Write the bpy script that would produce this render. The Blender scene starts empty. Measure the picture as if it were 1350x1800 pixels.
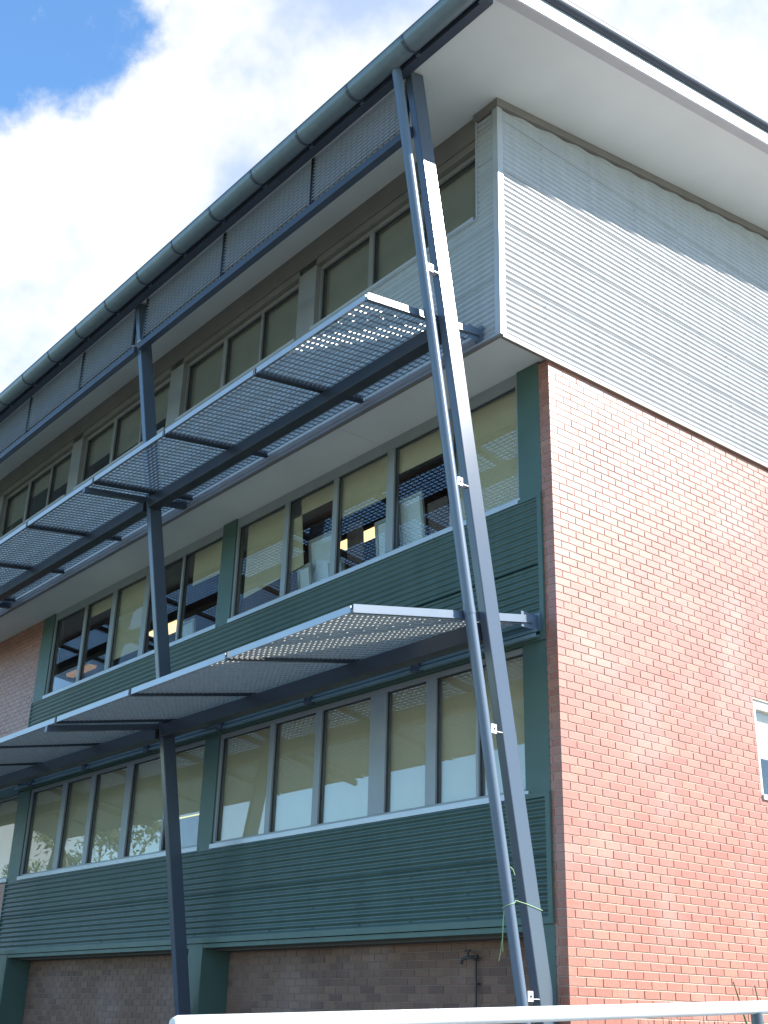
import bpy, math, random
from mathutils import Vector, Matrix
random.seed(7)
S = bpy.context.scene
COL = S.collection

# ------------------------------------------------------------------ camera
CAM = Vector((8.0139, -8.8208, 1.5987))
YAW, PITCH, ROLL = 0.891996, 0.405632, 0.027144
fw = Vector((-math.sin(YAW)*math.cos(PITCH), math.cos(YAW)*math.cos(PITCH), math.sin(PITCH)))
rt = Vector((math.cos(YAW), math.sin(YAW), 0)); up = rt.cross(fw)
rt2 = rt*math.cos(ROLL)+up*math.sin(ROLL); up2 = -rt*math.sin(ROLL)+up*math.cos(ROLL)
cd = bpy.data.cameras.new('camera'); cam = bpy.data.objects.new('camera', cd); COL.objects.link(cam)
cam.matrix_world = Matrix(((rt2.x, up2.x, -fw.x, CAM.x), (rt2.y, up2.y, -fw.y, CAM.y), (rt2.z, up2.z, -fw.z, CAM.z), (0, 0, 0, 1)))
cd.sensor_fit = 'VERTICAL'; cd.sensor_height = 24; cd.sensor_width = 18; cd.lens = 2081.4/1800*24
cd.clip_start = 0.05; cd.clip_end = 2000
S.camera = cam

# ------------------------------------------------------------------ sun, sky, exposure
SUN = Vector((1.0, 0.86, 0.95)).normalized()
elev = math.asin(SUN.z); az = math.atan2(SUN.x, SUN.y)
ld = bpy.data.lights.new('sun', 'SUN'); ld.energy = 5.0; ld.angle = math.radians(0.53); ld.color = (1.0, 0.955, 0.88)
lo = bpy.data.objects.new('sun', ld); COL.objects.link(lo)
lo.rotation_euler = (-SUN).to_track_quat('-Z', 'Y').to_euler(); lo.location = (20, 17, 25)
W = bpy.data.worlds.new('World'); S.world = W; W.use_nodes = True
nt = W.node_tree; N = nt.nodes; L = nt.links
for n in list(N): N.remove(n)
def nd(t, **k):
    n = N.new(t)
    for a, b in k.items(): setattr(n, a, b)
    return n
def mth(op, a, b=None, c=None, clamp=False):
    n = nd('ShaderNodeMath', operation=op, use_clamp=clamp)
    for i, v in enumerate((a, b, c)):
        if v is None: continue
        if isinstance(v, (int, float)): n.inputs[i].default_value = v
        else: L.new(v, n.inputs[i])
    return n.outputs[0]
def smooth(v, a, b, lo=0.0, hi=1.0):
    n = nd('ShaderNodeMapRange', interpolation_type='SMOOTHSTEP')
    L.new(v, n.inputs[0]); n.inputs[1].default_value = a; n.inputs[2].default_value = b
    n.inputs[3].default_value = lo; n.inputs[4].default_value = hi
    return n.outputs[0]
tc = nd('ShaderNodeTexCoord'); dirv = tc.outputs['Generated']
sky = nd('ShaderNodeTexSky', sky_type='NISHITA', sun_disc=False)
sky.sun_elevation = elev; sky.sun_rotation = az; sky.altitude = 50; sky.air_density = 1.0; sky.dust_density = 0.2; sky.ozone_density = 2.0
bg = nd('ShaderNodeBackground'); bg.inputs[1].default_value = 0.138
tint = nd('ShaderNodeVectorMath', operation='MULTIPLY'); L.new(sky.outputs[0], tint.inputs[0]); tint.inputs[1].default_value = (0.82, 1.10, 1.25); L.new(tint.outputs[0], bg.inputs[0])
def noise(scale, detail, rough, off):
    m = nd('ShaderNodeMapping'); m.inputs['Location'].default_value = off; L.new(dirv, m.inputs[0])
    t = nd('ShaderNodeTexNoise'); t.inputs['Scale'].default_value = scale; t.inputs['Detail'].default_value = detail; t.inputs['Roughness'].default_value = rough
    L.new(m.outputs[0], t.inputs[0]); return t.outputs[0]
def dist(v):
    n = nd('ShaderNodeVectorMath', operation='DISTANCE'); L.new(dirv, n.inputs[0]); n.inputs[1].default_value = v
    return n.outputs['Value']
big = noise(1.7, 3, 0.5, (3.1, 1.7, 0.4)); fine = noise(22, 7, 0.62, (0.3, 5.0, 2.0)); mid = noise(7, 5, 0.55, (4.0, 2.0, 7.0))
# open blue gap among the clouds, with a ragged edge
gap = mth('ADD', dist((-0.690, 0.187, 0.700)), mth('MULTIPLY', mth('SUBTRACT', fine, 0.5), 0.075))
gap = mth('ADD', gap, mth('MULTIPLY', mth('SUBTRACT', mid, 0.5), 0.07))
gapf = smooth(gap, 0.088, 0.122)
wisp = mth('MULTIPLY', smooth(fine, 0.56, 0.75), 0.45)
cover = smooth(mth('ADD', big, mth('MULTIPLY', smooth(dist((-0.50, 0.48, 0.68)), 0.25, 0.9, 0.32, 0.0), 1.0)), 0.50, 0.68)
veil = smooth(mid, 0.34, 0.58, 0.42, 1.0)
cl = mth('MULTIPLY', mth('MULTIPLY', cover, veil), mth('MAXIMUM', gapf, wisp), clamp=True)
cb = nd('ShaderNodeBackground'); cb.inputs[0].default_value = (0.96, 0.985, 1.0, 1); cb.inputs[1].default_value = 0.52
mx = nd('ShaderNodeMixShader'); L.new(cl, mx.inputs[0]); L.new(bg.outputs[0], mx.inputs[1]); L.new(cb.outputs[0], mx.inputs[2])
ow = nd('ShaderNodeOutputWorld'); L.new(mx.outputs[0], ow.inputs[0])
S.view_settings.view_transform = 'Standard'; S.view_settings.look = 'None'; S.view_settings.gamma = 1.0
S.view_settings.use_curve_mapping = False; S.view_settings.exposure = 1.12
S.render.engine = 'CYCLES'
S.cycles.max_bounces = 8; S.cycles.transparent_max_bounces = 16; S.cycles.diffuse_bounces = 4; S.cycles.glossy_bounces = 4

# ------------------------------------------------------------------ materials
def mat(name, col, rough=0.6, metal=0.0, var=0.12, scale=3.0, bump=0.0, bscale=60.0, spec=0.5, streak=0.0, coat=0.0, rv=0.10):
    m = bpy.data.materials.new(name); m.use_nodes = True; t = m.node_tree; b = t.nodes['Principled BSDF']
    b.inputs['Roughness'].default_value = rough; b.inputs['Metallic'].default_value = metal; b.inputs['Specular IOR Level'].default_value = spec
    if coat: b.inputs['Coat Weight'].default_value = coat; b.inputs['Coat Roughness'].default_value = 0.12
    g = t.nodes.new('ShaderNodeNewGeometry')
    def nz(sc, det, stretch=None):
        n = t.nodes.new('ShaderNodeTexNoise'); n.inputs['Scale'].default_value = sc; n.inputs['Detail'].default_value = det
        if stretch:
            mp = t.nodes.new('ShaderNodeMapping'); mp.inputs['Scale'].default_value = stretch
            t.links.new(g.outputs['Position'], mp.inputs[0]); t.links.new(mp.outputs[0], n.inputs[0])
        else: t.links.new(g.outputs['Position'], n.inputs[0])
        return n.outputs[0]
    def ramp(v, lo, hi):
        r = t.nodes.new('ShaderNodeMapRange'); r.inputs[1].default_value = 0.3; r.inputs[2].default_value = 0.7
        r.inputs[3].default_value = lo; r.inputs[4].default_value = hi; t.links.new(v, r.inputs[0]); return r.outputs[0]
    f = ramp(nz(scale, 6), 1-var, 1+var)
    if streak:
        f2 = ramp(nz(1.0, 5, (9, 9, 0.6)), 1-streak, 1+streak*0.3)
        mm = t.nodes.new('ShaderNodeMath'); mm.operation = 'MULTIPLY'; t.links.new(f, mm.inputs[0]); t.links.new(f2, mm.inputs[1]); f = mm.outputs[0]
    vm = t.nodes.new('ShaderNodeVectorMath'); vm.operation = 'SCALE'; vm.inputs[0].default_value = col[:3]; t.links.new(f, vm.inputs['Scale'])
    t.links.new(vm.outputs[0], b.inputs['Base Color'])
    rr = ramp(nz(scale*2, 3), rough*(1-rv), min(1, rough*(1+rv))); t.links.new(rr, b.inputs['Roughness'])
    if bump:
        bp = t.nodes.new('ShaderNodeBump'); bp.inputs['Strength'].default_value = bump; bp.inputs['Distance'].default_value = 0.004
        t.links.new(nz(bscale, 4), bp.inputs['Height']); t.links.new(bp.outputs[0], b.inputs['Normal'])
    return m
def brick_mat(name, cols, rough=0.5, spec=0.5):
    m = bpy.data.materials.new(name); m.use_nodes = True; t = m.node_tree; b = t.nodes['Principled BSDF']
    g = t.nodes.new('ShaderNodeNewGeometry'); oi = t.nodes.new('ShaderNodeObjectInfo')
    a = t.nodes.new('ShaderNodeMath'); a.operation = 'ADD'; t.links.new(g.outputs['Random Per Island'], a.inputs[0]); t.links.new(oi.outputs['Random'], a.inputs[1])
    fr = t.nodes.new('ShaderNodeMath'); fr.operation = 'FRACT'; t.links.new(a.outputs[0], fr.inputs[0])
    r = t.nodes.new('ShaderNodeValToRGB'); r.color_ramp.interpolation = 'LINEAR'
    while len(r.color_ramp.elements) < len(cols): r.color_ramp.elements.new(0.5)
    for i, c in enumerate(cols):
        r.color_ramp.elements[i].position = i/(len(cols)-1); r.color_ramp.elements[i].color = (*c, 1)
    t.links.new(fr.outputs[0], r.inputs[0])
    n = t.nodes.new('ShaderNodeTexNoise'); n.inputs['Scale'].default_value = 35; n.inputs['Detail'].default_value = 6; t.links.new(g.outputs['Position'], n.inputs[0])
    n2 = t.nodes.new('ShaderNodeTexNoise'); n2.inputs['Scale'].default_value = 1.1; n2.inputs['Detail'].default_value = 4; t.links.new(g.outputs['Position'], n2.inputs[0])
    mr = t.nodes.new('ShaderNodeMapRange'); mr.inputs[1].default_value = 0.3; mr.inputs[2].default_value = 0.7; mr.inputs[3].default_value = 0.86; mr.inputs[4].default_value = 1.14
    t.links.new(n.outputs[0], mr.inputs[0])
    vm = t.nodes.new('ShaderNodeVectorMath'); vm.operation = 'SCALE'; t.links.new(r.outputs[0], vm.inputs[0]); t.links.new(mr.outputs[0], vm.inputs['Scale'])
    mr2 = t.nodes.new('ShaderNodeMapRange'); mr2.inputs[1].default_value = 0.5; mr2.inputs[2].default_value = 0.8; mr2.inputs[3].default_value = 0.0; mr2.inputs[4].default_value = 0.28
    t.links.new(n2.outputs[0], mr2.inputs[0])
    mc = t.nodes.new('ShaderNodeMixRGB'); mc.inputs[2].default_value = (0.55, 0.42, 0.38, 1); t.links.new(mr2.outputs[0], mc.inputs[0]); t.links.new(vm.outputs[0], mc.inputs[1])
    t.links.new(mc.outputs[0], b.inputs['Base Color']); b.inputs['Roughness'].default_value = rough; b.inputs['Specular IOR Level'].default_value = spec
    bp = t.nodes.new('ShaderNodeBump'); bp.inputs['Strength'].default_value = 0.35; bp.inputs['Distance'].default_value = 0.003
    t.links.new(n.outputs[0], bp.inputs['Height']); t.links.new(bp.outputs[0], b.inputs['Normal'])
    return m
def glass_mat():
    m = bpy.data.materials.new('window_glass'); m.use_nodes = True; t = m.node_tree
    for n in list(t.nodes): t.nodes.remove(n)
    o = t.nodes.new('ShaderNodeOutputMaterial'); mx = t.nodes.new('ShaderNodeMixShader')
    tr = t.nodes.new('ShaderNodeBsdfTransparent'); tr.inputs[0].default_value = (0.90, 0.92, 0.91, 1)
    gl = t.nodes.new('ShaderNodeBsdfGlossy'); gl.inputs['Roughness'].default_value = 0.0; gl.inputs[0].default_value = (0.95, 0.97, 1, 1)
    lw = t.nodes.new('ShaderNodeLayerWeight'); lw.inputs[0].default_value = 0.5
    pw = t.nodes.new('ShaderNodeMath'); pw.operation = 'POWER'; pw.inputs[1].default_value = 5; t.links.new(lw.outputs['Facing'], pw.inputs[0])
    ma = t.nodes.new('ShaderNodeMath'); ma.operation = 'MULTIPLY_ADD'; ma.inputs[1].default_value = 0.925; ma.inputs[2].default_value = 0.075; t.links.new(pw.outputs[0], ma.inputs[0])
    t.links.new(ma.outputs[0], mx.inputs[0]); t.links.new(tr.outputs[0], mx.inputs[1]); t.links.new(gl.outputs[0], mx.inputs[2]); t.links.new(mx.outputs[0], o.inputs[0])
    return m
def emis(name, col, st):
    m = bpy.data.materials.new(name); m.use_nodes = True; b = m.node_tree.nodes['Principled BSDF']
    b.inputs['Base Color'].default_value = (*col, 1); b.inputs['Emission Color'].default_value = (*col, 1); b.inputs['Emission Strength'].default_value = st
    return m
M = {}
M['brick'] = brick_mat('red_brick', [(0.34, 0.118, 0.078), (0.38, 0.145, 0.095), (0.365, 0.138, 0.099), (0.42, 0.175, 0.113), (0.39, 0.155, 0.105), (0.35, 0.126, 0.086)], 0.43, 0.65)
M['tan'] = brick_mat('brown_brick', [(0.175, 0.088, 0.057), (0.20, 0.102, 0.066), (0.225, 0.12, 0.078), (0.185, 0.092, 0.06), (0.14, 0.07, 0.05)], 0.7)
M['mortar'] = mat('mortar', (0.50, 0.41, 0.33), 0.9, var=0.1, bump=0.4, bscale=150)
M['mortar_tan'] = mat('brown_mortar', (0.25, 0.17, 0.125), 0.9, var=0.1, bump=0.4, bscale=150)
M['green'] = mat('green_corrugated_paint', (0.058, 0.101, 0.086), 0.36, var=0.10, streak=0.10)
M['greenflat'] = mat('green_flat_paint', (0.070, 0.124, 0.103), 0.5, var=0.07, bump=0.05)
M['clad'] = mat('pale_grey_corrugated_paint', (0.41, 0.41, 0.42), 0.36, var=0.05, streak=0.08)
M['trim'] = mat('pale_grey_trim', (0.43, 0.43, 0.44), 0.4, var=0.05)
M['taupe'] = mat('taupe_trim', (0.21, 0.185, 0.165), 0.5, var=0.08)
M['soffit'] = mat('white_soffit_paint', (0.70, 0.72, 0.70), 0.7, var=0.04, scale=1.2)
M['steel'] = mat('slate_blue_steel_paint', (0.074, 0.092, 0.122), 0.21, var=0.03, scale=1.5, rv=0.02)
M['dark'] = mat('dark_steel_paint', (0.035, 0.04, 0.05), 0.45, var=0.15)
M['pipe'] = mat('blue_grey_pipe_paint', (0.115, 0.150, 0.200), 0.32, var=0.03, rv=0.02)
M['galv'] = mat('galvanised_steel', (0.22, 0.23, 0.24), 0.42, metal=0.3, var=0.08, scale=9)
M['galvlit'] = mat('lit_galvanised_steel', (0.30, 0.30, 0.275), 0.5, metal=0.2, var=0.08, scale=9)  # same galvanised steel for the lower sunshade, bounced sunlight put into its paler colour
M['edge'] = mat('pale_edge_bar', (0.40, 0.44, 0.48), 0.4, metal=0.3, var=0.05)
M['screen'] = mat('grey_screen_steel', (0.40, 0.43, 0.48), 0.45, metal=0.2, var=0.06)
M['drip'] = mat('pale_teal_channel', (0.17, 0.27, 0.30), 0.35, var=0.06)
M['gutter'] = mat('gutter_grey_green', (0.165, 0.21, 0.24), 0.33, var=0.05, streak=0.10)
M['fascia'] = mat('dark_blue_fascia', (0.05, 0.06, 0.085), 0.4)
M['frame'] = mat('grey_window_frame', (0.30, 0.32, 0.33), 0.42, var=0.06)
M['framebrown'] = mat('taupe_window_frame', (0.27, 0.25, 0.235), 0.5, var=0.06)
M['sill'] = mat('pale_aluminium_sill', (0.50, 0.53, 0.56), 0.35, metal=0.2, var=0.06)
M['glass'] = glass_mat()
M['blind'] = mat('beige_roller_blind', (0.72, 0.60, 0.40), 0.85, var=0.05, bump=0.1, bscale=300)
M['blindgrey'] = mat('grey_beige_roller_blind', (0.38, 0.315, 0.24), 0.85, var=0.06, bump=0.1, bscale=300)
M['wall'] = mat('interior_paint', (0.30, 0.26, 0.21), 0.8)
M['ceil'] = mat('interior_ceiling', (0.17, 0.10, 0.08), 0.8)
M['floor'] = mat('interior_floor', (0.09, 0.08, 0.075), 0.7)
M['board'] = mat('whiteboard_face', (0.85, 0.88, 0.88), 0.4, var=0.05)
M['bframe'] = mat('board_frame', (0.42, 0.42, 0.39), 0.5)
M['pin'] = mat('brown_board', (0.17, 0.11, 0.09), 0.8)
M['lamp'] = emis('warm_lamp', (1.0, 0.72, 0.36), 1.1)
M['lampdim'] = emis('dim_orange_lamp', (0.8, 0.42, 0.15), 0.22)
M['lampyel'] = emis('yellow_lamp', (0.9, 0.75, 0.16), 0.7)
M['white'] = mat('white_paint', (0.75, 0.75, 0.75), 0.28, var=0.05, coat=0.3)
M['conc'] = mat('concrete', (0.17, 0.17, 0.165), 0.85, var=0.14, bump=0.3)
M['grass'] = mat('grass_ground', (0.075, 0.10, 0.04), 0.95, var=0.3, scale=0.8)
M['leaf'] = mat('strap_leaf', (0.075, 0.105, 0.035), 0.4, var=0.35, scale=8)
M['leafdead'] = mat('dry_leaf', (0.30, 0.24, 0.13), 0.6, var=0.3, scale=8)
M['treeleaf'] = mat('gum_leaf', (0.06, 0.085, 0.035), 0.6, var=0.35, scale=2)
M['bark'] = mat('bark', (0.22, 0.17, 0.13), 0.9, var=0.3, scale=6, bump=0.5)
M['string'] = mat('lime_green_string', (0.42, 0.62, 0.28), 0.6)
M['tap'] = mat('dark_pipework', (0.06, 0.05, 0.045), 0.6)
M['chip'] = mat('bare_bracket_metal', (0.62, 0.62, 0.62), 0.4, metal=0.2)

# ------------------------------------------------------------------ mesh helpers
class MB:
    def __init__(s): s.v = []; s.f = []; s.sm = []
    def face(s, idx, sm=False): s.f.append(idx); s.sm.append(sm)
    def box(s, x0, x1, y0, y1, z0, z1):
        b = len(s.v)
        s.v += [(x0, y0, z0), (x1, y0, z0), (x1, y1, z0), (x0, y1, z0), (x0, y0, z1), (x1, y0, z1), (x1, y1, z1), (x0, y1, z1)]
        for q in ((0, 3, 2, 1), (4, 5, 6, 7), (0, 1, 5, 4), (1, 2, 6, 5), (2, 3, 7, 6), (3, 0, 4, 7)): s.face(tuple(b+i for i in q))
        return s
    def hexa(s, pts):
        b = len(s.v); s.v += [tuple(p) for p in pts]
        for q in ((0, 3, 2, 1), (4, 5, 6, 7), (0, 1, 5, 4), (1, 2, 6, 5), (2, 3, 7, 6), (3, 0, 4, 7)): s.face(tuple(b+i for i in q))
        return s
    def slope_y(s, x0, x1, y0, y1, zf, t):
        # box whose top follows zf(y), thickness t downward
        return s.hexa([(x0, y0, zf(y0)-t), (x1, y0, zf(y0)-t), (x1, y1, zf(y1)-t), (x0, y1, zf(y1)-t), (x0, y0, zf(y0)), (x1, y0, zf(y0)), (x1, y1, zf(y1)), (x0, y1, zf(y1))])
    def tube(s, pts, r, n=12, caps=True):
        pts = [Vector(p) for p in pts]; rings = []
        rs = r if isinstance(r, (list, tuple)) else [r]*len(pts)
        for i, p in enumerate(pts):
            d = (pts[min(i+1, len(pts)-1)]-pts[max(i-1, 0)]).normalized()
            a = d.cross(Vector((0, 0, 1)))
            if a.length < 1e-3: a = d.cross(Vector((0, 1, 0)))
            a.normalize(); c = d.cross(a); b = len(s.v)
            for k in range(n):
                w = 2*math.pi*k/n; q = p+a*math.cos(w)*rs[i]+c*math.sin(w)*rs[i]; s.v.append(tuple(q))
            rings.append(b)
        for i in range(len(rings)-1):
            for k in range(n): s.face((rings[i]+k, rings[i]+(k+1) % n, rings[i+1]+(k+1) % n, rings[i+1]+k), True)
        if caps:
            for e, b0 in enumerate((rings[0], rings[-1])):      # caps on vertices of their own, so the sides shade straight
                b = len(s.v); s.v += s.v[b0:b0+n]; q = tuple(b+k for k in range(n)); s.face(q if e else q[::-1])
        return s
    def grid(s, rows, sm=True):
        # rows: list of equal-length lists of points
        b = len(s.v); n = len(rows[0])
        for r in rows: s.v += [tuple(p) for p in r]
        for i in range(len(rows)-1):
            for k in range(n-1): s.face((b+i*n+k, b+i*n+k+1, b+(i+1)*n+k+1, b+(i+1)*n+k), sm)
        return s
def mesh_of(name, mb, material):
    me = bpy.data.meshes.new(name); me.from_pydata(mb.v, [], mb.f); me.materials.append(material)
    me.polygons.foreach_set('use_smooth', mb.sm); me.update(); return me
WORLD = {}
def tag(o, label=None, cat=None, group=None, kind=None):
    if label: o['label'] = label
    if cat: o['category'] = cat
    if group: o['group'] = group
    if kind: o['kind'] = kind
    return o
def obj(name, mb, material, parent=None, bevel=0, **k):
    lo = [min(v[i] for v in mb.v) for i in range(3)]; hi = [max(v[i] for v in mb.v) for i in range(3)]
    c = [(a+b)/2 for a, b in zip(lo, hi)]; c[2] = lo[2]
    mb.v = [(v[0]-c[0], v[1]-c[1], v[2]-c[2]) for v in mb.v]
    o = bpy.data.objects.new(name, mesh_of(name, mb, material)); COL.objects.link(o); place(o, c, parent)
    if bevel:
        m = o.modifiers.new('bevel', 'BEVEL'); m.width = bevel; m.segments = 2; m.limit_method = 'ANGLE'
    return tag(o, **k)
def place(o, c, parent):
    WORLD[o] = Vector(c)
    if parent: o.parent = parent; o.location = Vector(c)-WORLD[parent]
    else: o.location = c
def empty(name, loc, label, cat, group=None):
    o = bpy.data.objects.new(name, None); COL.objects.link(o); o.empty_display_size = 0.2; place(o, loc, None); return tag(o, label, cat, group)
def inst(name, me, loc, parent, rot=None):
    o = bpy.data.objects.new(name, me); COL.objects.link(o); place(o, loc, parent)
    if rot: o.rotation_euler = rot
    return o

# ------------------------------------------------------------------ main dimensions
XL = -19.0                      # left end of the modelled length
YB = 9.5                        # back of the modelled depth
OV = -0.79                      # front face of the overhanging top storey
SOF = lambda y: 11.94+0.15*(y-OV)
BAYS = [0.0, -6.5, -13.0]
PITCHC = 0.0762
JZ = lambda k: 1.85+(78-k)*0.086

# ------------------------------------------------------------------ ground
g = MB(); g.v = [(-700, -700, 0), (700, -700, 0), (700, 700, 0), (-700, 700, 0)]; g.face((0, 1, 2, 3)); obj('ground', g, M['grass'], kind='structure')
g = MB(); g.v = [(-30, -16, 0.004), (30, -16, 0.004), (30, 30, 0.004), (-30, 30, 0.004)]; g.face((0, 1, 2, 3)); obj('pavement', g, M['conc'], kind='structure')
RZ = lambda y: 1.5716+(y+7.056)*0.0420
g = MB(); g.hexa([(3.5, -7.3, 0.0), (5.1, -7.3, 0.0), (5.1, 4, 0.0), (3.5, 4, 0.0), (3.5, -7.3, RZ(-7.3)-1.0), (5.1, -7.3, RZ(-7.3)-1.0), (5.1, 4, RZ(4)-1.0), (3.5, 4, RZ(4)-1.0)])
obj('ramp', g, M['conc'], kind='structure')

# ------------------------------------------------------------------ building
B = empty('building', (-6.5, 2, 0), 'three storey red brick building with green and pale grey corrugated metal cladding', 'building')

# --- brick end wall
WIN = (3.42, 4.95, 4.10, 5.27)   # y0,y1,z0,z1 of the side window
core = MB()
core.box(-0.30, -0.007, 0.007, WIN[0], 0, 8.62); core.box(-0.30, -0.007, WIN[1], YB, 0, 8.62)
core.box(-0.30, -0.007, WIN[0], WIN[1], 0, WIN[2]-0.03); core.box(-0.30, -0.007, WIN[0], WIN[1], WIN[3]+0.0, 8.62)
endwall = obj('end_wall', core, M['mortar'], B)
def brick_v(w, h, d=0.05, c=0.003):
    # brick lying in local x=depth(-d..0, front at x=0), y width, z height
    v = [(-d, 0, 0), (-d, w, 0), (-d, w, h), (-d, 0, h), (-c, 0, 0), (-c, w, 0), (-c, w, h), (-c, 0, h), (0, c, c), (0, w-c, c), (0, w-c, h-c), (0, c, h-c)]
    f = [(0, 1, 5, 4), (1, 2, 6, 5), (2, 3, 7, 6), (3, 0, 4, 7), (4, 5, 9, 8), (5, 6, 10, 9), (6, 7, 11, 10), (7, 4, 8, 11), (8, 9, 10, 11)]
    return v, f
def addbrick(mb, o, w, h, facing, jit=0.0012):
    v, f = brick_v(w, h); b = len(mb.v); dx = random.uniform(-jit, jit); tl = random.uniform(-0.0015, 0.0015)
    for p in v:
        x = p[0]+dx+tl*(p[1]/max(w, .01)-.5)
        if facing == 'x': mb.v.append((o[0]+x, o[1]+p[1], o[2]+p[2]))
        else: mb.v.append((o[0]+p[1], o[1]-x, o[2]+p[2]))
    for q in f: mb.face(tuple(b+i for i in (q if facing == 'x' else q[::-1])))
bricks = []; corner = MB()
cbm = [mesh_of('brick', MB().box(-.11, 0, 0, .23, 0, .076), M['brick']), mesh_of('brick', MB().box(-.17, 0, 0, .11, 0, .076), M['brick'])]
WEEP = {67: 1, 12: 0}
for k in range(-1, 100):
    z0 = max(JZ(k+1)+0.005, 0.0); z1 = JZ(k)-0.005 if k >= 0 else 8.617
    if z1-z0 < 0.02: continue
    even = (k % 2 == 0)
    if even: corner.box(-0.17, -0.12, 0, 0.05, z0, z1); y = 0.24
    else: y = 0.12
    if 0 <= k <= 79: inst('brick', cbm[k % 2], (0, 0, z0), endwall)
    elif even: corner.box(-0.11, 0, 0, 0.23, z0, z1)
    else: corner.box(-0.17, 0, 0, 0.11, z0, z1)
    while y < YB-0.05:
        w = 0.23
        if WIN[2]-0.03 < (z0+z1)/2 < WIN[3]+0.0 and y+w > WIN[0] and y < WIN[1]:
            a, b = (y, WIN[0]) if y < WIN[0] else (WIN[1], y+w)
            if y < WIN[0] and WIN[0]-y > 0.03: bricks.append((y, z0, WIN[0]-y-0.002, z1-z0))
            if y+w > WIN[1] and y+w-WIN[1] > 0.03: bricks.append((WIN[1]+0.002, z0, y+w-WIN[1]-0.002, z1-z0))
        else: bricks.append((y, z0, w, z1-z0))
        y += 0.24
obj('corner_brick_stack', corner, M['brick'], endwall, kind='stuff', label='cut bricks and hidden courses at the wall corner')
std = [b for b in bricks if abs(b[2]-0.23) < 1e-6 and abs(b[3]-0.076) < 1e-6 and b[0] < 4.0 and b[1] > 1.72]
std.sort(key=lambda b: (Vector((0, b[0], b[1]))-CAM).length)
near = set(std[:240])
v, f = brick_v(0.23, 0.076); bm0 = MB(); bm0.v = [(p[0], p[1]-.115, p[2]) for p in v]
for q in f: bm0.face(q)
brickmesh = mesh_of('brick', bm0, M['brick'])
rest = MB()
for b in bricks:
    if b in near: inst('brick', brickmesh, (random.uniform(-.0012, .0012), b[0]+.115, b[1]), endwall, (0, 0, random.uniform(-.005, .005)))
    else: addbrick(rest, (0, b[0], b[1]), b[2], b[3], 'x')
obj('brick_field', rest, M['brick'], endwall, kind='stuff')
wp = MB()                         # open weep joints
for i in range(6):
    yy = 0.835+0.72*i
    wp.box(-0.006, -0.003, yy, yy+0.010, JZ(68)+.003, JZ(67)-.003)
for yy, k in ((1.31, 44), (0.595, 33), (2.6, 30), (1.07, 60), (0.47, 18), (1.78, 22)): wp.box(-0.006, -0.003, yy, yy+0.010, JZ(k+1)+.01, JZ(k)-.012)
obj('weep_hole_slots', wp, M['tap'], endwall, kind='stuff')

# --- side window in the end wall
fr = MB(); a, b, c, d = WIN
fr.box(-0.10, -0.015, a, a+0.05, c, d-0.05); fr.box(-0.10, -0.015, b-0.05, b, c, d-0.05); fr.box(-0.10, -0.012, a+.05, b-.05, d-0.11, d-0.05); fr.box(-0.10, 0.025, a-0.002, b+.002, c-0.03, c+0.03); fr.box(-.1, -.03, a, b, d-.05, d-.002)
sw = obj('window', fr, M['white'], B, label='white framed window in the sunlit brick end wall')
g = MB().box(-0.062, -0.056, a+.052, b-.052, c+.032, d-.112); obj('pane', g, M['glass'], sw)
g = MB().box(-0.13, -0.125, a+.04, b-.04, c+.5, d-.1); obj('blind', g, M['blind'], sw)

# --- green facade: piers, panels
def corr_x(mb, x0, x1, z0, z1, y, amp=0.0105, pitch=PITCHC, n=8, phase=0, lap=.005):
    rows = []; m = int((z1-z0)/pitch*n)+1
    for i in range(m+1):
        z = z0+(z1-z0)*i/m; yy = y-amp*math.cos(2*math.pi*(z-z0)/pitch+phase)-lap*(1-i/m); rows.append([(x0, yy, z), (x1, yy, z)])
    mb.grid([r[::-1] for r in rows])
    return mb
def screws_x(mb, x0, x1, z0, z1, y, step=0.9, every=3):
    x = x1-0.25
    while x > x0:
        z = z0+PITCHC*0.5
        while z < z1:
            mb.box(x-.007, x+.007, y-.016, y-.006, z-.007, z+.007); z += PITCHC*every
        x -= step
XBL = -13.42                      # where the red brick starts on the left
pier_spans = [(-0.50, -0.157), (-6.90, -6.52), (XBL, -12.92)]
for i, (x0, x1) in enumerate(pier_spans):
    obj('pier', MB().box(x0, x1, -0.004, 0.20, 3.71, 5.31), M['greenflat'], B); obj('pier', MB().box(x0, x1, -0.004, 0.20, 6.972, 8.655), M['greenflat'], B)
    obj('pier', MB().box(x0+.02 if i else -.34, x1, -0.004, 0.43, 0.0, 2.485), M['greenflat'], B)
def panel(z0, z1, nm):
    tr = MB()
    tr.box(XBL, -0.155, -0.030, 0.05, z0, z0+0.065)                         # bottom flashing
    tr.box(-0.215, -0.155, -0.030, 0.05, z0+.065, z1+0.03); tr.box(XBL, XBL+.04, -0.030, 0.05, z0+.065, z1)
    tr.box(-0.50, -0.215, -0.030, 0.05, z1-.02, z1+.03)
    o = obj('spandrel', tr, M['greenflat'], B, label=nm)
    n = 2
    zz = z0+0.065; hh = (z1-zz)/n
    for i in range(n): 
        obj('cladding_sheet', corr_x(MB(), XBL+.04, -0.215, zz+hh*i, zz+hh*(i+1)+.004*(i < n-1), -0.012-(.003 if i else 0), phase=0), M['green'], o)
    s = MB(); screws_x(s, XBL, -0.215, zz, z1, -0.012); obj('screw_heads', s, M['greenflat'], o, kind='stuff')
    return o
low = panel(2.49, 3.71, 'lower band of dark green corrugated cladding')
midp = panel(5.31, 6.97, 'upper band of dark green corrugated cladding')
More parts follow.
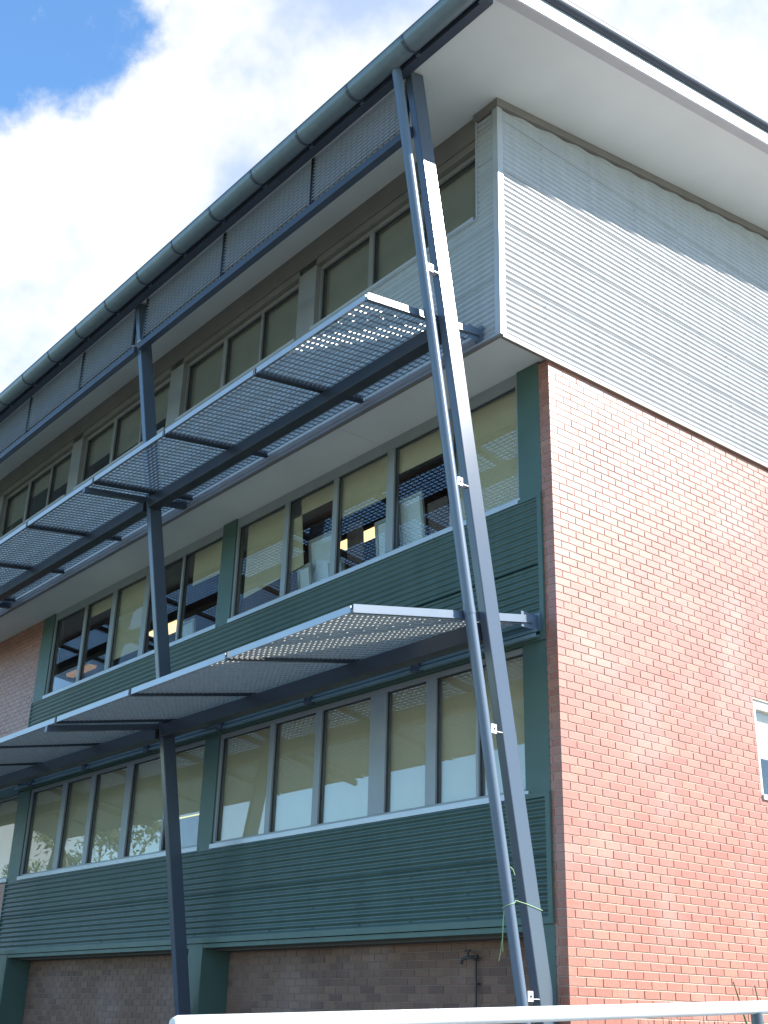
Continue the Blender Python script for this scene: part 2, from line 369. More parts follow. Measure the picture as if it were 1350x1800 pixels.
g = MB(); g.box(XBL, -0.22, -0.095, -0.030, 5.345, 5.352); g.box(XBL, -.22, -.10, -.094, 5.335, 5.375); g.box(XBL, -.22, -.075, -.03, 5.405, 5.412); g.box(XBL, -.22, -.078, -.072, 5.395, 5.43); obj('drip_channel', g, M['drip'], midp)
for i in range(7): obj('channel_bracket', MB().box(-2.20-2.12*i, -2.06-2.12*i, -.125, -.03, 5.33, 5.45), M['steel'], midp)

# --- recessed ground floor brick walls
def brickwall_x(name, x0, x1, y, z0, z1, bm, mm, vis=None, label=None):
    wall = obj(name, MB().box(x0, x1, y+0.006, y+0.2, z0, z1), mm, B, label=label)
    r = MB(); k = 0; z = z1-0.076-0.004; nvis = []
    v, f = brick_v(0.23, 0.076); m0 = MB(); m0.v = [(p[1]-.115, -p[0], p[2]) for p in v]
    for q in f: m0.face(q[::-1])
    me = mesh_of('brick', m0, bm)
    while z > z0-0.05:
        x = x0+(0.12 if k % 2 else 0)-0.0; zb = max(z, z0)
        if k % 2: addbrick(r, (x0, y, zb), 0.11, z+.076-zb, 'y')
        while x < x1-0.02:
            w = min(0.23, x1-x)
            if vis and zb > vis and w > .229: nvis.append((x, zb))
            else: addbrick(r, (x, y, zb), w, z+.076-zb, 'y')
            x += 0.24
        z -= 0.086; k += 1
    for (x, zb) in nvis[:290]: inst('brick', me, (x+.115, y+random.uniform(-.001, .001), zb), wall)
    obj('brick_field', r, bm, wall, kind='stuff')
    return wall
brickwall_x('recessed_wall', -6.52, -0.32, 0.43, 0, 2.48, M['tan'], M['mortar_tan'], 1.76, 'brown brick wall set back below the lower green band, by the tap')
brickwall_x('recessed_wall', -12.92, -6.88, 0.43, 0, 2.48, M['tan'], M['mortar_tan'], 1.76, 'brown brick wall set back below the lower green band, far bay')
g = MB(); g.box(XBL, -.16, .0, .43, 2.43, 2.482); obj('recess_soffit', g, M['greenflat'], B)
brickwall_x('red_wall', XL, XBL, 0.0, 5.45, 8.655, M['brick'], M['mortar'], None, 'red brick wall at the far left between window bands')
brickwall_x('red_wall', XL, XBL, 0.0, 0.0, 3.70, M['brick'], M['mortar'], None, 'red brick wall below the far left window')
g = MB(); g.box(XL, XBL, -.02, .2, 5.27, 5.445); obj('lintel', g, M['greenflat'], B)

# --- windows
def window(x0, x1, z0, z1, y, mull, blinds, fm, sillm, nm, wide=(), sash=(), blindm='blind', sillh=0.06, sillout=0.04, headh=0.07):
    f = MB(); f.box(x0, x1, y, y+.09, z1-headh, z1); f.box(x0, x0+.045, y, y+.09, z0, z1-headh); f.box(x1-.045, x1, y, y+.09, z0, z1-headh)
    f.box(x0+.045, x1-.045, y+.01, y+.09, z0, z0+.035)
    w = obj('window', f, M[fm], B, label=nm)
    obj('sill', MB().box(x0-.02, x1+.02, y-sillout, y+.06, z0-sillh, z0-.001), M[sillm], w)
    xs = [x1-.045]
    for (mx, mw) in mull:
        obj('mullion', MB().box(mx-mw/2, mx+mw/2, y+.004, y+.09, z0+.035, z1-headh), M[fm], w)
        xs.append((mx+mw/2, mx-mw/2))
    ed = [x1-.045]
    for (mx, mw) in mull: ed += [mx+mw/2, mx-mw/2]
    ed.append(x0+.045)
    for i in range(0, len(ed), 2):
        a, b = ed[i+1], ed[i]
        gk = MB(); t = 0.014                              # dark glazing gasket / bead
        gk.box(a, a+t, y+.03, y+.05, z0+.035, z1-headh); gk.box(b-t, b, y+.03, y+.05, z0+.035, z1-headh); gk.box(a+t, b-t, y+.03, y+.05, z1-headh-t, z1-headh)
        obj('glazing_bead', gk, M['dark'], w)
        tilt = random.uniform(-0.002, 0.002)
        p = MB().hexa([(a, y+.052, z0+.035), (b, y+.052+tilt, z0+.035), (b, y+.058+tilt, z0+.035), (a, y+.058, z0+.035), (a, y+.052, z1-headh), (b, y+.052+tilt, z1-headh), (b, y+.058+tilt, z1-headh), (a, y+.058, z1-headh)])
        obj('pane', p, M['glass'], w)
        bl = blinds[i//2] if i//2 < len(blinds) else None
        if bl is not None:
            if isinstance(bl, (int, float)): bl = (a-.01, b+.01, bl, bl)
            xa, xb, za, zb = bl[:4]; sk = bl[4] if len(bl) > 4 else 0
            zt = z1-headh-.02
            q = MB().hexa([(xa, y+.10, za), (xb+sk, y+.10, zb), (xb+sk, y+.104, zb), (xa, y+.104, za), (xa, y+.10, zt), (xb, y+.10, zt), (xb, y+.104, zt), (xa, y+.104, zt)])
            q.box(xa, xb, y+.10, y+.15, zt+.001, zt+.06)
            obj('blind', q, M[bl[5] if len(bl) > 5 else blindm], w)
    return w
Z0, Z1 = 7.03, 8.655
window(-6.52, -0.50, Z0, Z1, 0.02, [(-1.67, .05), (-2.84, .14), (-4.03, .10), (-5.20, .11)],
       [7.05, 8.16, 7.91, 8.26, (-6.36, -4.98, 7.34, 7.46, .14)], 'frame', 'sill', 'middle floor window band nearest the corner, with boards leaning inside', headh=.15)
window(-12.92, -6.90, Z0, Z1, 0.02, [(-8.125, .05), (-9.30, .16), (-10.5, .15), (-11.62, .10)],
       [(-7.93, -6.98, 7.95, 7.95), None, 7.24, 8.28, None], 'frame', 'sill', 'middle floor window band behind the far column', headh=.15)
Z0, Z1 = 3.775, 5.30
window(-6.52, -0.47, Z0, Z1, 0.02, [(-1.24, .04), (-2.00, .17), (-2.96, .30), (-4.17, .13), (-5.22, .11)], [3.8]*6, 'frame', 'sill', 'lower floor window band nearest the corner, beige blinds drawn', headh=.06)
window(-12.92, -6.88, Z0, Z1, 0.02, [(-7.99, .05), (-9.21, .20), (-10.47, .15), (-11.54, .17)], [4.27, 3.8, 3.8, 3.8, 3.8], 'frame', 'sill', 'lower floor window band behind the far column', headh=.06)
window(-17.5, XBL, Z0, Z1, 0.02, [(-14.6, .12), (-15.8, .12)], [3.8]*3, 'frame', 'sill', 'lower floor window at the far left above red brick', headh=.06)
Z0, Z1 = 10.43, 11.48
for i in range(5):
    x1 = -0.41-3.67*i; x0 = x1-3.25
    bl = [10.45]*3 if i < 2 else [(x1-1.06, x1-.05, 10.82, 10.82), 10.70, 10.9]
    if i >= 3: bl = [10.9, 11.1, 10.8]
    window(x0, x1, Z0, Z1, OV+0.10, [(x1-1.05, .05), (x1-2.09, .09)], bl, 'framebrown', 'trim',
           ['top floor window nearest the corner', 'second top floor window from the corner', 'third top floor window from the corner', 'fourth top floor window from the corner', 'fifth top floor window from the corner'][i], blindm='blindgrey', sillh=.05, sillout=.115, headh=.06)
    obj('window_pier', MB().box(x0-.42, x0, OV+.03, OV+.3, 10.38, 11.62), M['framebrown'], B)
hb = MB(); hb.box(XL, -0.32, OV+0.03, OV+0.3, 11.485, 11.60); hb.box(XL, -0.32, OV+.015, OV+.3, 11.605, SOF(OV)+.02); obj('window_head_band', hb, M['taupe'], B)

# --- pale corrugated top storey
XE = 0.03
cf = MB()
cf.box(-0.045, XE+.012, OV-.012, OV+.075, 8.655, SOF(OV)-.11)                       # corner angle
cf.box(XL, XE+.012, OV-.014, OV+.06, 8.62, 8.654)                                  # bottom angle, front
cf.box(XE-.06, XE+.016, OV+.06, YB, 8.615, 8.650)                                 # bottom angle, end
facing = obj('cladding', cf, M['trim'], B)
fl = MB(); fl.box(0.004, XE+.02, OV+.02, YB, 8.585, 8.612); fl.box(XL, .0, OV-.016, OV+.03, 8.595, 8.618)
obj('flashing', fl, M['taupe'], facing)
zt = 8.655; i = 0
while zt < 10.375:
    z1 = min(zt+0.762, 10.375)
    obj('cladding_sheet', corr_x(MB(), XL, -0.045, zt, z1+.003, OV+.014, amp=.0125, phase=math.pi), M['clad'], facing); zt = z1; i += 1
while zt < SOF(OV)-.13:
    z1 = min(zt+.762, SOF(OV)-.12)
    obj('cladding_sheet', corr_x(MB(), -0.325, -0.045, zt, z1, OV+.014, amp=.0125, phase=math.pi), M['clad'], facing); zt = z1; i += 1
ct = MB(); ct.box(-.345, -.325, OV-.01, OV+.2, 10.375, SOF(OV)-.11); ct.box(XL, -.325, OV-.008, OV+.08, 10.36, 10.379); obj('edge_trim', ct, M['trim'], facing)
s = MB(); screws_x(s, XL, -.07, 8.66, 10.3, OV+.01, .9, 3); obj('screw_heads', s, M['trim'], facing, kind='stuff')
zt = 8.655; i = 0
while zt < SOF(YB)-.1:
    z1 = zt+.762; rows = []; n = 80; yy0 = []
    for j in range(n+1):
        z = zt+(z1-zt)*j/n
        ys = OV+.06 if z < SOF(OV)-.09 else OV+.06+(z-(SOF(OV)-.09))/.15
        if ys > YB-.2: break
        x = XE-.014+.006*(1-j/n)+.0125*math.cos(2*math.pi*(z-zt)/PITCHC+math.pi)
        rows.append([(x, ys, z), (x, YB, z)])
    if len(rows) > 2: obj('cladding_sheet', MB().grid(rows), M['clad'], facing)
    zt = z1; i += 1
s = MB(); y = OV+.75
while y < YB:
    z = 8.655+PITCHC*.5
    while z < SOF(y)-.2:
        s.box(XE-.006, XE+.004, y-.006, y+.006, z-.006, z+.006); z += PITCHC*2
    y += 0.9
obj('screw_heads', s, M['taupe'], facing, kind='stuff')
cn = MB()                                                                         # cornice angle below the eaves lining
cn.slope_y(XE-.03, XE+.035, OV-.03, YB, lambda y: SOF(y)-.004, .11); cn.box(-.36, XE-.03, OV-.03, OV+.02, SOF(OV)-.115, SOF(OV)-.01)
obj('cornice', cn, M['taupe'], facing)
# wall behind cladding so no light leaks
wb = MB(); wb.box(-.18, -.01, OV+.06, YB, 8.66, 11.6); wb.hexa([(-.18, OV+.06, 11.6), (-.01, OV+.06, 11.6), (-.01, YB, 11.6), (-.18, YB, 11.6), (-.18, OV+.06, SOF(OV)), (-.01, OV+.06, SOF(OV)), (-.01, YB, SOF(YB)), (-.18, YB, SOF(YB))])
wb.box(XL, -.18, OV+.04, OV+.12, 8.66, 10.36); obj('wall_lining', wb, M['wall'], B)
us = MB(); us.box(XL, -3.06, OV+.01, 0.03, 8.657, 8.70); us.box(-3.052, -.012, OV+.01, .03, 8.657, 8.70); obj('overhang_soffit', us, M['soffit'], B)
# --- interior
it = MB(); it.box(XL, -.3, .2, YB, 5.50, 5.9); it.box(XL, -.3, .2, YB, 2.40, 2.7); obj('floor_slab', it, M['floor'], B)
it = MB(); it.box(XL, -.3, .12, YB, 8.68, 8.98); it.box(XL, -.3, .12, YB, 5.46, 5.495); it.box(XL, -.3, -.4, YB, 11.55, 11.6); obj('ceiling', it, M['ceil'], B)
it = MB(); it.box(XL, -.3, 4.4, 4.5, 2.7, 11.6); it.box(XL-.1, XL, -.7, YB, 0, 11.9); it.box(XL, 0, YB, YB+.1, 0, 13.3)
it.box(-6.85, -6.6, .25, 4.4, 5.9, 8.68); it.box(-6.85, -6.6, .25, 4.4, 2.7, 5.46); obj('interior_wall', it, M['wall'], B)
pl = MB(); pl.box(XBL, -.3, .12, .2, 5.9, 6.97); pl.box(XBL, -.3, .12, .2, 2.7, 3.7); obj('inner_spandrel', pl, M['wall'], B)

# --- roof
XG = 1.24
rf = MB(); rf.slope_y(XL, XG+.10, -2.02, YB+1, lambda y: SOF(y)+.30, .04); roof = obj('roof', rf, M['fascia'], B)
sf = MB(); x = XG
sf.slope_y(XL, XG, -2.06, YB+1, lambda y: SOF(y)+.02, .02)
obj('eaves_soffit', sf, M['soffit'], roof)
fa = MB(); fa.box(XL, XG+.02, -2.17, -2.06, 11.64, 12.06); obj('fascia_beam', fa, M['fascia'], roof)
ba = MB(); ba.slope_y(XG, XG+.12, -2.06, YB+1, lambda y: SOF(y)+.10, .105); obj('barge_underside_board', ba, M['trim'], roof)
ba = MB(); ba.slope_y(XG+.12, XG+.145, -2.30, YB+1, lambda y: SOF(y)+.135, .14); ba.slope_y(XG+.10, XG+.137, -2.30, YB+1, lambda y: SOF(y)+.245, .108); obj('barge_board', ba, M['sill'], roof)
ba = MB(); ba.tube([(XG+.155, -2.35, SOF(-2.35)+.285), (XG+.155, YB+1, SOF(YB+1)+.285)], .075, 16); obj('barge_roll_capping', ba, M['fascia'], roof)
# gutter: half round channel with rolled lip
GY, GZ, GR = -2.305, 11.765, .135
gu = MB(); rows = []
for j in range(15):
    a = math.pi*(1.0+j/14); rows.append([(XL, GY+GR*math.cos(a), GZ+GR*math.sin(a)), (XG+.1, GY+GR*math.cos(a), GZ+GR*math.sin(a))])
gu.grid(rows)
rows = [[(p[0], GY+(p[1]-GY)*.97, GZ+(p[2]-GZ)*.97+.001) for p in r][::-1] for r in rows]; gu.grid(rows)
gu.box(XL, XG+.1, GY+GR-.006, GY+GR, GZ, GZ+.10)
gu.tube([(XL, GY-GR, GZ+.002), (XG+.1, GY-GR, GZ+.002)], .009, 8)
gut = obj('gutter', gu, M['gutter'], B)
x = 1.2
while x > XL:
    st = MB(); rows = []
    for j in range(15):
        a = math.pi*(1.0+j/14); rows.append([(x-.02, GY+(GR+.009)*math.cos(a), GZ+(GR+.009)*math.sin(a)), (x+.02, GY+(GR+.009)*math.cos(a), GZ+(GR+.009)*math.sin(a))])
    st.grid(rows); st.grid([[ (p[0], GY+(p[1]-GY)*.97, GZ+(p[2]-GZ)*.97) for p in r][::-1] for r in rows])
    st.box(x-.03, x+.03, -2.20, -2.168, GZ-.13, GZ-.02)
    obj('strap', st, M['steel'], gut); x -= 1.02

# ------------------------------------------------------------------ leaning steel columns
YF = lambda z: .050-.1785*z
def column(x, label):
    r = empty('steel_column', (x-.05, .1, 0), label, 'column', 'leaning steel columns along the front')
    zt = 11.80
    obj('shaft', MB().hexa([(x-.105, YF(0), 0), (x, YF(0), 0), (x, YF(0)+.19, 0), (x-.105, YF(0)+.19, 0), (x-.105, YF(11.72), 11.72), (x, YF(11.72), 11.72), (x, YF(11.75)+.20, 11.77), (x-.105, YF(11.75)+.20, 11.77)]), M['steel'], r, bevel=.010)
    obj('base_plate', MB().box(x-.2, x+.1, YF(0)-.1, YF(0)+.3, 0.004, .03), M['steel'], r, bevel=.003)
    return r
column(-.12, 'leaning slate blue steel column at the corner, beside the round downpipe')
column(-6.60, 'leaning dark blue steel column further left, without a downpipe')
column(-13.08, 'leaning steel column furthest left, just outside the picture')

# ------------------------------------------------------------------ downpipe
PY = lambda z: -.138-.1775*z
dp = empty('downpipe', (-.17, -.16, 0), 'round blue grey downpipe running beside the corner column up to the gutter', 'downpipe')
def seg(z0, z1, r): return MB().tube([(-.17, PY(z0), z0), (-.17, PY(z1), z1)], r, 24)
top = MB().tube([(-.17, PY(5.40), 5.40), (-.17, PY(11.45), 11.45), (-.17, PY(11.62)-.005, 11.62), (-.17, PY(11.72)-.03, 11.72)], .058, 24)
obj('upper_pipe', top, M['pipe'], dp); obj('middle_pipe', seg(2.62, 5.42, .0565), M['pipe'], dp); obj('lower_pipe', seg(0.02, 2.64, .053), M['pipe'], dp)
obj('collar', MB().tube([(-.17, PY(5.34), 5.34), (-.17, PY(5.44), 5.42)], .0615, 24), M['pipe'], dp)
for z in (9.15, 6.72, 4.22, 1.83):
    b = MB(); b.box(-.125, -.119, PY(z)+.035, PY(z)+.105, z-.04, z+.05); b.box(-.20, -.12, PY(z)+.09, YF(z)+.002, z-.02, z-.012)
    bo = obj('bracket', b, M['chip'], dp)
    obj('bolt', MB().tube([(-.120, PY(z)+.075, z+.005), (-.112, PY(z)+.075, z+.005)], .011, 8), M['tap'], bo)
# string tied round pipe and column
st = MB(); zc = 2.60; pts = []
for k in range(9):
    a = math.pi*(1.05+k*0.13); pts.append((-.17-.060*math.cos(a)*-1, PY(zc)+.061*math.sin(a), zc-.03+.008*k))
pts += [(-.115, PY(zc)+.03, zc+.055), (-.112, YF(zc)+.01, zc+.03), (-.112, YF(zc)+.2, zc-.01)]
st.tube(pts, .0030, 6)
a0 = Vector(pts[0])
st.tube([a0, a0+Vector((-.005, -.01, -.10)), a0+Vector((-.02, -.005, -.24)), a0+Vector((-.05, .0, -.36)), a0+Vector((-.075, .0, -.44))], .0030, 6)
st.tube([a0+Vector((.004, 0, 0)), a0+Vector((.004, -.012, -.12)), a0+Vector((-.012, -.01, -.25)), a0+Vector((-.02, 0, -.36))], .0030, 6)
st.tube([(-.118, PY(2.95)+.03, 2.95), (-.112, PY(2.94)+.06, 2.93), (-.110, PY(2.9)+.075, 2.88)], .0030, 6)
obj('string', st, M['string'], None, label='lime green string tied around the downpipe with two loose ends', cat='string')

# ------------------------------------------------------------------ grating sunshades
def grating(mb, x0, x1, P, Q, n, t=.007, dep=.030, rod=.11, nrm=None, rh=.008, rp=0.0):
    # bars along x spread from P to Q (points in y,z); rods across
    P = Vector((0, *P)); Q = Vector((0, *Q)); d = Q-P; u = d.normalized(); nv = Vector((1, 0, 0)).cross(u)
    if nv.z < 0: nv = -nv
    if nrm: nv = Vector(nrm)
    def ob(c, hx, hu, hn):
        c = Vector(c); X = Vector((hx, 0, 0)); U = u*hu; V = nv*hn
        mb.hexa([c-X-U-V, c+X-U-V, c+X+U-V, c-X+U-V, c-X-U+V, c+X-U+V, c+X+U+V, c-X+U+V])
    xm = (x0+x1)/2
    for i in range(n):
        c = P+d*((i+.5)/n); c.x = xm; ob(c, (x1-x0)/2, t/2, dep/2)
    m = max(2, round((x1-x0)/rod))
    for i in range(m):
        c = P+d*.5; c.x = x0+(x1-x0)*(i+.5)/m; c = c+nv*rp; ob(c, .004, d.length/2, rh)
def awning(label, inn, out, beam, x0, joints, nb, brk, dep, rh, rp, gm):
    r = empty('sunshade', (-6, (inn[0]+out[0])/2, min(out[1], inn[1])), label, 'sunshade', None)
    zt = lambda y: inn[1]+(out[1]-inn[1])*(y-inn[0])/(out[0]-inn[0])
    edges = [x0]+joints
    for i in range(len(edges)-1):
        g = MB(); grating(g, edges[i+1]+.03, edges[i]-.03, (inn[0]-.02, inn[1]-.035), (out[0]+.012, out[1]-.035), nb, dep=dep, rh=rh, rp=rp)
        pn = obj('grating_panel', g, M[gm], r)
        e = MB(); e.box(edges[i+1]+.035, edges[i]-.035, out[0]-.004, out[0]+.006, out[1]-.062, out[1]+.008); obj('edge_bar', e, M['edge'], pn)
    e = MB(); y0, y1 = out[0]-.002, inn[0]
    e.hexa([(x0, y0, out[1]-.062), (x0+.008, y0, out[1]-.062), (x0+.008, y1, inn[1]-.062), (x0, y1, inn[1]-.062), (x0, y0, out[1]+.012), (x0+.008, y0, out[1]+.012), (x0+.008, y1, inn[1]+.012), (x0, y1, inn[1]+.012)])
    e.hexa([(x0-.04, y0, out[1]-.072), (x0+.014, y0, out[1]-.072), (x0+.014, y1, inn[1]-.072), (x0-.04, y1, inn[1]-.072), (x0-.04, y0, out[1]-.064), (x0+.014, y0, out[1]-.064), (x0+.014, y1, inn[1]-.064), (x0-.04, y1, inn[1]-.064)])
    obj('end_plate', e, M['pipe'], r)
    for j, x in enumerate(joints[:-1]):
        a = MB(); a.hexa([(x-.035, y0, out[1]-.075), (x+.035, y0, out[1]-.075), (x+.035, y1, inn[1]-.075), (x-.035, y1, inn[1]-.075), (x-.035, y0, out[1]-.066), (x+.035, y0, out[1]-.066), (x+.035, y1, inn[1]-.066), (x-.035, y1, inn[1]-.066)])
        a.hexa([(x-.004, y0, out[1]-.066), (x+.004, y0, out[1]-.066), (x+.004, y1, inn[1]-.066), (x-.004, y1, inn[1]-.066), (x-.004, y0, out[1]+.014), (x+.004, y0, out[1]+.014), (x+.004, y1, inn[1]+.014), (x-.004, y1, inn[1]+.014)])
        obj('cross_bar', a, M['dark'], r)
    for x in (-.12, -6.60, -13.08):
        if x < -1:
            a = MB(); a.hexa([(x-.16, y0-.03, out[1]-.16), (x-.09, y0-.03, out[1]-.16), (x-.09, y1, inn[1]-.16), (x-.16, y1, inn[1]-.16), (x-.16, y0-.03, out[1]-.08), (x-.09, y0-.03, out[1]-.08), (x-.09, y1, inn[1]-.08), (x-.16, y1, inn[1]-.08)])
            obj('arm', a, M['steel'], r)
        c = MB(); bx = x0-.01 if x > -1 else x-.165
        c.box(bx-.008, bx, inn[0]-.16, brk, inn[1]-.14, inn[1]+.03); c.box(bx-.05, bx+.06, brk-.008, brk-.0005, inn[1]-.15, inn[1]+.05)
        for q in (.04, .10): c.tube([(bx+.0, inn[0]-q, inn[1]-.045), (bx+.02, inn[0]-q, inn[1]-.045)], .014, 8)
        obj('wall_bracket', c, M['pipe'], r)
    edgesb = [(-6.58, -.24), (-13.06, -6.73), (XL, -13.21)]
    for (a, b) in edgesb: obj('beam', MB().box(a, b, *beam), M['dark'], r, bevel=.006)
    return r
J = [-2.40, -4.52, -6.52, -8.76, -10.88, -12.98, -15.12, -17.2]
awning('upper grating sunshade with sunlit end, fixed below the top floor windows', (-.81, 8.80), (-2.42, 8.58), (-1.50, -1.34, 8.42, 8.59), -.29, J, 25, OV-.016, .023, .008, .003, 'galv')
awning('lower grating sunshade seen from below, above the lower floor windows', (-.10, 5.56), (-2.49, 5.12), (-.92, -.76, 5.13, 5.31), -.25, J, 36, -.032, .030, .008, -.009, 'galvlit')

# ------------------------------------------------------------------ eaves screen
es = empty('eaves_screen', (-6, -1.94, 10.92), 'steel mesh screen hanging below the gutter between the columns', 'screen')
SJ = [(-2.10, -.30), (-4.20, -2.16), (-6.42, -4.26), (-8.56, -6.82), (-10.66, -8.62), (-12.9, -10.72), (-15.0, -13.3), (-17.2, -15.06)]
for (a, b) in SJ:
    g = MB()
    for i in range(13): z = 11.085+.0535*i; g.box(a, b, -1.968, -1.940, z, z+.008)
    pn = obj('mesh_panel', g, M['screen'], es)
    g = MB(); n = round((b-a)/.105)
    for i in range(n+1): x = a+(b-a)*i/n; g.box(x-.003, x+.003, -1.938, -1.926, 11.06, 11.75)
    obj('mesh_rods', g, M['dark'], pn, kind='stuff')
    obj('stiffener', MB().box(b+.003, b+.04, -1.97, -1.925, 11.04, 11.76), M['dark'], es); obj('stiffener', MB().box(a-.04, a-.003, -1.97, -1.925, 11.04, 11.76), M['dark'], es)
for (a, b) in ((-6.598, -.228), (-13.078, -6.708), (XL, -13.188)): obj('rail', MB().box(a, b, -1.965, -1.865, 10.925, 11.035), M['fascia'], es, bevel=.006)
for x in (-.235, -6.59, -6.72, -13.07):
    obj('cleat', MB().box(x-.05 if x in (-.235, -6.72) else x-.002, x+.002 if x in (-.235, -6.72) else x+.09, -1.975, -1.86, 11.038, 11.05), M['chip'], es)

# ------------------------------------------------------------------ things seen through the windows
def board(x0, x1, z0, z1, y0, lean, fm, label, cat='board', skew=0.0):
    r = empty('whiteboard' if fm == 'board' else 'pin_board', ((x0+x1)/2, y0+lean, z0), label, cat)
    def pt(x, z, dy): return (x+skew*(z-z0), y0+lean*(1-(z-z0)/(z1-z0))+dy, z)
    def slab(a, b, c, d, f, bk): return [pt(a, c, f), pt(b, c, f), pt(b, c, bk), pt(a, c, bk), pt(a, d, f), pt(b, d, f), pt(b, d, bk), pt(a, d, bk)]
    t = .05
    fr = MB()
    if fm == 'board':
        fr.hexa(slab(x0, x0+t, z0, z1, -.012, .02)); fr.hexa(slab(x1-t, x1, z0, z1, -.012, .02)); fr.hexa(slab(x0+t, x1-t, z1-t, z1, -.012, .02)); fr.hexa(slab(x0+t, x1-t, z0, z0+t, -.012, .02))
        obj('frame', fr, M['bframe'], r)
    else: t = .002
    obj('face', MB().hexa(slab(x0+t, x1-t, z0+t, z1-t, 0, .015)), M[fm], r)
board(-2.84, -2.36, 5.95, 7.80, 0.160, 0.21, 'board', 'tall pale whiteboard leaning inside the middle floor window nearest the column')
board(-2.33, -1.95, 5.95, 7.62, 0.220, 0.18, 'pin', 'plain brown board leaning right of the tall whiteboard')
board(-3.34, -2.97, 5.95, 7.66, 0.190, 0.18, 'board', 'narrow whiteboard half hidden behind the wide window mullion')
board(-4.05, -3.70, 5.95, 7.85, 0.260, 0.12, 'pin', 'tall brown board standing in front of the lit lamp')
board(-4.32, -3.98, 5.95, 7.35, 0.170, 0.18, 'board', 'small whiteboard low in the middle floor window left of the brown board')
board(-4.88, -4.26, 5.95, 7.86, 0.220, 0.18, 'board', 'whiteboard behind the smaller ones, left of the brown board')
board(-5.04, -4.72, 5.95, 7.48, 0.160, 0.18, 'board', 'lowest leaning whiteboard, leftmost of the boards')
board(-8.32, -7.88, 5.95, 7.42, 0.185, 0.15, 'board', 'pale blue board low in the window right of the far column')
def lamp(c, half, m, label):
    r = empty('ceiling_lamp', (c[0], c[1], c[2]), label, 'lamp', None)
    x, y, z = c; hx, hy = half
    obj('housing', MB().hexa([(x-hx, y-hy, z+.001), (x+hx, y-hy, z+.001), (x+hx, y+hy, z+.001), (x-hx, y+hy, z+.001), (x-hx*.9, y-hy*.6, z+.07), (x+hx*.9, y-hy*.6, z+.07), (x+hx*.9, y+hy*.6, z+.07), (x-hx*.9, y+hy*.6, z+.07)]), M['bframe'], r)
    obj('diffuser', MB().hexa([(x-hx*.97, y-hy*.75, z-.06), (x+hx*.97, y-hy*.75, z-.06), (x+hx*.97, y+hy*.75, z-.06), (x-hx*.97, y+hy*.75, z-.06), (x-hx*.99, y-hy*.97, z), (x+hx*.99, y-hy*.97, z), (x+hx*.99, y+hy*.97, z), (x-hx*.99, y+hy*.97, z)]), M[m], r)
lamp((-5.10, 1.42, 8.36), (.62, .11), 'lamp', 'long lit ceiling lamp behind the brown board on the middle floor')
lamp((-8.35, 1.45, 8.36), (.30, .10), 'lamp', 'short lit ceiling lamp seen just under the half drawn blind')
lamp((-11.35, 1.62, 8.36), (.55, .16), 'lamp', 'lit ceiling lamp behind the far column on the middle floor')
lamp((-15.3, 1.75, 8.36), (.55, .10), 'lampdim', 'dim lit ceiling lamp at the far left of the middle floor')
lamp((-11.35, 2.42, 5.02), (.9, .13), 'lampyel', 'yellow lit lamp under the raised blind on the lower floor')

# ------------------------------------------------------------------ small things outside
tp = empty('standpipe', (-1.72, .40, 0), 'thin dark water pipe with a tap on the brown wall behind the downpipe', 'tap')
X = -1.66
obj('pipe', MB().tube([(X, .39, .0), (X, .39, 2.20)], .012, 10), M['tap'], tp)
t = MB(); t.tube([(X, .40, 2.20), (X, .36, 2.235), (X-.06, .33, 2.235), (X-.14, .32, 2.215), (X-.15, .32, 2.17)], .018, 8); t.tube([(X-.06, .33, 2.23), (X-.06, .33, 2.29)], .012, 8); t.tube([(X-.10, .33, 2.30), (X-.02, .33, 2.30)], .012, 8); t.tube([(X+.02, .37, 2.24), (X+.05, .37, 2.24)], .02, 8)
t.box(X-.03, X+.03, .37, .43, 1.97, 1.985)
obj('tap_head', t, M['tap'], tp)
# ramp handrail
hr = empty('handrail', (4.95, -5.0, .6), 'white tubular ramp handrail crossing the foot of the picture', 'handrail')
RX = 4.945
pts = [(RX, -6.98, RZ(-7)-.10), (RX, -7.05, RZ(-7)-.085), (RX, -7.085, RZ(-7)-.045), (RX, -7.07, RZ(-7)-.012), (RX, -7.0, RZ(-7.0))]
pts = [(RX, -6.85, .55), (RX, -6.85, RZ(-6.85))]
obj('top_rail', MB().tube([(RX, -7.035, RZ(-7.03)), (RX, -7.02, RZ(-7.02)), (RX, -5, RZ(-5)), (RX, 1.5, RZ(1.5))], [.019, .0255, .0255, .0255], 20), M['white'], hr)
for y in (-6.5, -4.33, -2.2, 0.0): obj('post', MB().tube([(RX, y, RZ(y)-1.0), (RX, y, RZ(y)-.02)], .024, 14), M['steel'], hr)
obj('lower_rail', MB().tube([(RX, -6.5, RZ(-6.5)-.45), (RX, 1.2, RZ(1.2)-.45)], .02, 12), M['white'], hr)
